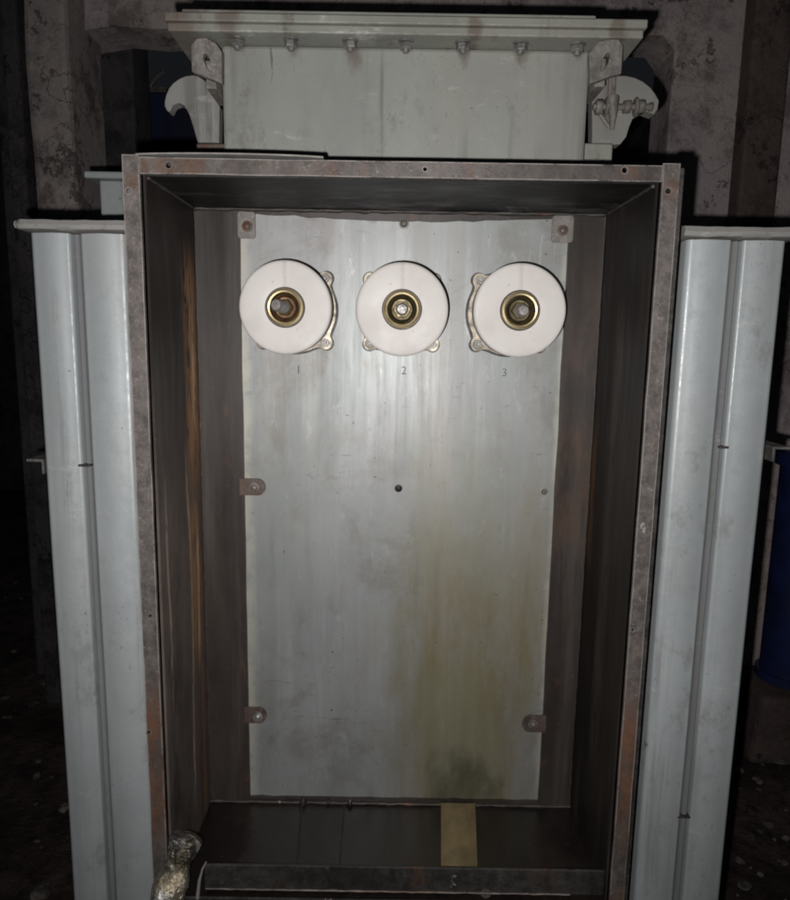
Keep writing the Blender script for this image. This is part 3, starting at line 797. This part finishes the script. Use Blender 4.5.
def radiator(x0, xg0, xg1, x1, hx0, hx1, ztop, mirror, mats):
    e = empty('radiator', ((x0 + x1) / 2, YR, .3), T)
    O = (0, YP, 0)
    for kk in range(4):                       # the panels stand one behind the other
        bm = BM(); yf = YR + kk * .075
        vprofile(bm, flute_profile(x0, xg0, xg1, x1, yf, yf + .034), .30, ztop - .004, 22, warp=.0016)
        build('radiator_panel', bm, mats[0], e, origin=O, smooth=True, ang=40)
    w = xg1 - xg0; bm = BM()  # strip added in the valley, its darker paint makes the groove read shaded
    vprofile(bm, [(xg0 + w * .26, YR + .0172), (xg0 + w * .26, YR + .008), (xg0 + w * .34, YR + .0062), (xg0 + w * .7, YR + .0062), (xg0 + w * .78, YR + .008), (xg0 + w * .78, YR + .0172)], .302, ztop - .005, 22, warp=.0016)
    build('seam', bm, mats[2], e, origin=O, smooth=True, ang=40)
    # rolled header along the top
    bm = BM(); n = 28; rings = []
    for i in range(n + 1):
        t = i / n; x = hx0 + (hx1 - hx0) * t ** (1.6 if not mirror else 1 / 1.6)
        dist = (x - hx0) if not mirror else (hx1 - x); end = min(1, dist / .012); k = max(.5, (1 - (1 - end) ** 2)) ** .5
        zc = ztop + .0075 + .0012 * noise.noise(Vector((x * 20, 1, 0)))
        prof = []
        for a in range(16):
            A = 2 * math.pi * a / 16
            sx = abs(math.cos(A)) ** .35 * math.copysign(1, math.cos(A)); sz = abs(math.sin(A)) ** .35 * math.copysign(1, math.sin(A))
            prof.append(bm.verts.new((x, YR + .125 + sx * (.127 + .012 * k), zc + (sz * .0098 + .0016 * noise.noise(Vector((x * 40, A, 3)))) * k)))
        rings.append(prof)
    for A, B in zip(rings, rings[1:]):
        for a in range(16): bm.faces.new((A[a], A[(a + 1) % 16], B[(a + 1) % 16], B[a]))
    bm.faces.new(rings[0]); bm.faces.new(rings[-1])
    build('header', bm, mats[1], e, origin=O, smooth=True, ang=50)
    return e
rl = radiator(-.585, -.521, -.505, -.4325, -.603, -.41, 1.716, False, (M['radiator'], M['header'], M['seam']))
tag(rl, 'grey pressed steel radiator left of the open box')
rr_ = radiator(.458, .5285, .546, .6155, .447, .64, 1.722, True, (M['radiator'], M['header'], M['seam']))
tag(rr_, 'grey pressed steel radiator right of the open box, scuffed near its outer edge')
def angle_iron(e, pa, sgn, x_in):
    a = at(*pa, YR + .03); bm = BM()
    prof = [(0, 0), (.030, 0), (.030, -.026), (.0255, -.026), (.0255, -.0045), (0, -.0045)]
    P = [(a.x + sgn * x, a.z + z) for x, z in prof]
    prism(bm, P, YR + .03, YR + .32)
    build('angle_iron', bm, M['bolt'], e, origin=(0, YP, 0), bevel=.001)
angle_iron(rl, (26, 459), 1, 0); angle_iron(rr_, (791, 447), -1, 0)
def tack(e, px, py, w, h):
    a = at(px, py, YR + .004); bm = BM()
    box(bm, a.x - w, a.x + w, YR - .001, YR + .016, a.z - h, a.z + h)
    build('tack_plate', bm, M['sill'], e, origin=(0, YP, 0), bevel=.001)
tack(rl, 85, 465, .010, .0022); tack(rr_, 723, 447, .008, .0022); tack(rr_, 683, 816, .012, .0016)

# ================================================================== LOOSE THINGS
a = on_z(440, 797, FLZ + .004); b = on_z(472, 798, FLZ + .004); c = on_z(480, 880, FLZ + .004); d = on_z(441, 878, FLZ + .004)
bm = BM(); x0 = (a.x + d.x) / 2; yA, yB = YF + .048, YP - .008
v = [bm.verts.new(p) for p in ((d.x, yA, FLZ + .004), (c.x - .003, yA, FLZ + .004), (b.x + .004, yB, FLZ + .004), (a.x, yB, FLZ + .004))]
f = bm.faces.new(v); ex = bmesh.ops.extrude_face_region(bm, geom=[f]); bmesh.ops.translate(bm, vec=(0, 0, .006), verts=[q for q in ex['geom'] if isinstance(q, bmesh.types.BMVert)])
st = build('wooden_strip', bm, M['strip'], base=((a.x + c.x) / 2, 1.15, FLZ + .004), bevel=.001)
tag(st, 'tan wooden strip lying on the dark floor of the open box', 'wooden strip')

# foil wrapped cable end, rising from the ground in the lower left corner of the box
tip = at(188, 832, 1.045); low = at(166, 900, 1.00)
dirv = (low - tip).normalized()
path = []
nn = 60; Lc = 1.15
for i in range(nn + 1):
    t = i / nn; s = t * t * .2 + t * .8
    p = tip + dirv * (s * .22)
    if s * .22 > .10:
        u = (s * .22 - .10) / .12
        p = tip + dirv * .10 + Vector((-.05 * u, -.10 * u, -(tip.z - .10 * abs(dirv.z) - .03) * u))
    path.append(p)
bm = BM(); n = 36; rings = []
fine = []
for A, B in zip(path, path[1:]):
    for q in range(6): fine.append(A.lerp(B, q / 6))
n = 56; acc = 0
for i, p in enumerate(fine):
    if i: acc += (p - fine[i - 1]).length
    dd = (fine[min(i + 1, len(fine) - 1)] - fine[max(i - 1, 0)]).normalized()
    s = dd.cross(Vector((0, 1, 0))).normalized(); t = dd.cross(s)
    r = .0255 * math.sqrt(max(.03, 1 - max(0, 1 - acc / .012) ** 2))
    r *= 1 + .10 * math.sin(acc * 80 + 1) * (1 if acc < .25 else .2) - (.16 * math.exp(-((acc - .048) / .010) ** 2))
    ring = []
    for k_ in range(n):
        A = 2 * math.pi * k_ / n
        q = s * math.cos(A) + t * math.sin(A)
        rr = r * (1 + .07 * noise.noise(Vector((q.x * 2.2, q.y * 2.2, acc * 50))) + .055 * abs(noise.noise(Vector((q.x * 5, q.y * 5, acc * 130)))) + .04 * noise.noise(Vector((q.x * 11, q.y * 11, acc * 300))))
        fold = (acc * 38 + A / (2 * math.pi)) % 1
        rr *= 1 + .055 * (fold ** 3) - .02
        ring.append(bm.verts.new(p + q * rr))
    rings.append(ring)
for A, B in zip(rings, rings[1:]):
    for k_ in range(n): bm.faces.new((A[k_], A[(k_ + 1) % n], B[(k_ + 1) % n], B[k_]))
bm.faces.new(rings[0]); bm.faces.new(rings[-1])
cab = build('cable', bm, M['foil'], base=(fine[-1].x, fine[-1].y, 0), smooth=True, ang=70)
tag(cab, 'cable end wrapped in crumpled shiny foil at the lower left corner of the box', 'cable')

# ================================================================== THE SETTING
bm = BM(); G = 60
vs = {}
for i in range(G + 1):
    for j in range(G + 1):
        x = -7 + 14 * i / G; y = -3 + 12 * j / G
        vs[i, j] = bm.verts.new((x, y, -.03 + .05 * noise.noise(Vector((x * 1.3, y * 1.3, 2))) if abs(x) > .9 or y > 2.2 else -.01))
for i in range(G):
    for j in range(G): bm.faces.new((vs[i, j], vs[i + 1, j], vs[i + 1, j + 1], vs[i, j + 1]))
g = build('ground', bm, M['ground'], smooth=True, ang=80); g['kind'] = 'structure'; g['label'] = 'dark dirty earth floor strewn with debris'
bm = BM()
for _ in range(700):
    left = random.random() < .55
    x = random.uniform(-3.2, -.8) if left else random.uniform(.9, 2.3)
    y = random.uniform(1.4, 4.2) if left else random.uniform(1.5, 2.75)
    r = random.choice((.004, .005, .006, .008, .008, .010, .014, .02)) * random.uniform(.7, 1.2)
    blob(bm, (x, y, r * .2), r, (random.uniform(.7, 1.5), random.uniform(.7, 1.4), random.uniform(.35, .8)), .6, 2)
rb = build('rubble', bm, M['rubble']); tag(rb, 'pale chips of rubble scattered over the dark floor', 'rubble', kind='stuff')

YW = 2.85
o1 = at(88, 49, YW); o2 = at(655, 49, YW)
bm = BM(); n = 40
lx, rx = at(58, 100, YW).x, 3.2
loop = []
for i in range(0, 16): loop.append((o1.x + .04 + (o2.x - o1.x - .08) * i / 15, o1.z + .02 * noise.noise(Vector((i * .8, 3, 0))) - (.02 if i == 0 else 0)))
for i in range(11, -1, -1): loop.append((o2.x + .010 * noise.noise(Vector((i * .9, 5, 0))), .2 + (o1.z - .25) * i / 11))
loop += [(o2.x, 0), (rx, 0), (rx, 3.7), (o1.x - .02, 3.7), (o1.x + .015, 3.1), (o1.x, o1.z + .12)]
prism(bm, loop, YW - .2, YW - .005)
w = build('plaster_wall', bm, M['plaster'], base=(1.6, YW, 0), bevel=.012); solo(w)
tag(w, 'stained old plaster wall behind the transformer with a wide dark opening', 'wall')
bm = BM()
for x0, x1, ya, yb in ((-6.5, 6.5, 6.8, 7.0), (-6.7, -6.5, -3, 7), ):
    box(bm, x0, x1, ya, yb, 0, 3.7)
w2 = build('back_wall', bm, M['dark_wall'], base=(0, 6.9, 0)); tag(w2, 'dark wall at the far end of the room', 'wall')
bm = BM(); box(bm, lx - .25, o1.x + .16, YW + .02, YW + .2, 0, 3.7)
for v_ in bm.verts: v_.co.x += random.uniform(-.01, .01)
pw = build('partition', bm, M['dark_wall'], base=(lx, YW + .1, 0), bevel=.01); solo(pw)
tag(pw, 'narrow dark wall strip between the mottled pillar and the blue door', 'wall')
# rendered pillar
a = at(21, 0, 2.5); b = at(63, 0, 2.5); e_ = at(36, 210, 2.5); f_ = at(77, 210, 2.5)
bm = BM(); xa, xb = (a.x + e_.x) / 2, (b.x + f_.x) / 2
pf = [(xa, 2.5), (xb, 2.5), (xb, 2.80), (xa, 2.80)]
vs_ = []
for kz in range(40):
    z = 3.7 * kz / 39
    vs_.append([bm.verts.new((x + .012 * noise.noise(Vector((x * 5, z * 3, 1))), y + .01 * noise.noise(Vector((z * 3, x, 4))), z)) for x, y in pf])
for A, B in zip(vs_, vs_[1:]):
    for i in range(4): bm.faces.new((A[i], A[(i + 1) % 4], B[(i + 1) % 4], B[i]))
bm.faces.new(vs_[0]); bm.faces.new(vs_[-1])
p_ = build('pillar', bm, M['pillar'], base=((xa + xb) / 2, 2.65, 0), bevel=.02)
tag(p_, 'mottled rendered pillar behind the left radiator', 'pillar')
a = at(4, 100, 2.7); b = at(21, 100, 2.7)
bm = BM(); box(bm, a.x, b.x, 2.7, 2.8, 0, 3.7)
p2 = build('timber_post', bm, M['dark_wall'], base=((a.x + b.x) / 2, 2.75, 0), bevel=.012); tag(p2, 'narrow dark post left of the mottled pillar', 'post')
a = at(746, 120, 2.56); b = at(785, 120, 2.56)
bm = BM(); box(bm, a.x, b.x, 2.56, 2.648, 0, 3.7)
p3 = build('timber_post', bm, M['brown'], base=((a.x + b.x) / 2, 2.60, 0), bevel=.012); tag(p3, 'wide brown timber post against the plaster wall', 'post')
# blue door leaf standing in the opening, pale catch at its top
a = at(122, 93, 3.25)
bm = BM(); box(bm, a.x, a.x + .95, 3.25, 3.29, 0.02, a.z)
for i in range(6): box(bm, a.x + .05 + i * .15, a.x + .085 + i * .15, 3.243, 3.2495, .1, a.z - .05)
dr = build('door', bm, M['navy'], base=(a.x, 3.27, 0), bevel=.004); solo(dr)
tag(dr, 'dark blue ribbed door leaf standing in the opening behind the left lifting hook', 'door')
q = at(154, 78, 3.23); bm = BM()
box(bm, q.x - .05, q.x + .05, 3.23, 3.30, a.z + .001, a.z + .02); tube(bm, [(q.x - .03, 3.25, a.z + .02), (q.x, 3.24, a.z + .06), (q.x + .035, 3.25, a.z + .09)], .012, 8)
build('catch', bm, M['bar'], dr, smooth=True)
# blue pipe at the right
a = at(795, 470, 2.55); bm = BM()
zt_, zb_ = at(795, 450, 2.55).z, .26
lathe(bm, [(0, 0), (.115, 0), (.115, .03), (.10, .032), (.10, zt_ - zb_ - .06), (.118, zt_ - zb_ - .058), (.118, zt_ - zb_), (.0, zt_ - zb_)], (a.x + .055, 2.55, zb_), (0, 0, 1), 32)
pp = build('pipe', bm, M['blue'], base=(a.x + .055, 2.55, zb_), smooth=True); tag(pp, 'upright blue enamelled pipe beyond the right radiator', 'pipe')
bm = BM(); box(bm, a.x - .12, a.x + .3, 2.36, 2.74, -.02, .258)
for v_ in bm.verts: v_.co += Vector((random.uniform(-.03, .03), random.uniform(-.03, .03), 0))
pl = build('plinth', bm, M['brown'], base=(a.x + .06, 2.55, 0), bevel=.02); tag(pl, 'rough concrete block under the blue pipe', 'block')

# ================================================================== LIGHT AND CAMERA
wd = bpy.data.worlds.new('World'); S.world = wd; wd.use_nodes = True
wd.node_tree.nodes['Background'].inputs[0].default_value = (.75, .85, 1, 1)
wd.node_tree.nodes['Background'].inputs[1].default_value = .009
L = bpy.data.lights.new('flash', 'SPOT'); L.energy = 60; L.color = (1, .985, .975); L.shadow_soft_size = .006
L.spot_size = math.radians(150); L.spot_blend = 1
lo = bpy.data.objects.new('flash', L); COL.objects.link(lo)
lo.location = CAM + Vector((-.034, .0, -.030))
aim = at(395, 330, YP) - lo.location
lo.rotation_euler = aim.to_track_quat('-Z', 'Y').to_euler()

cd = bpy.data.cameras.new('camera'); cd.sensor_fit = 'VERTICAL'; cd.sensor_height = 36; cd.lens = F / 900 * 36
cd.clip_end = 100; cd.clip_start = .02
co = bpy.data.objects.new('camera', cd); COL.objects.link(co); S.camera = co
co.matrix_world = Matrix(((R2.x, U2.x, -FW.x, CAM.x), (R2.y, U2.y, -FW.y, CAM.y), (R2.z, U2.z, -FW.z, CAM.z), (0, 0, 0, 1)))
S.cycles.filter_width = 1.9
S.view_settings.view_transform = 'Standard'; S.view_settings.look = 'None'
S.view_settings.exposure = 0; S.view_settings.gamma = 1
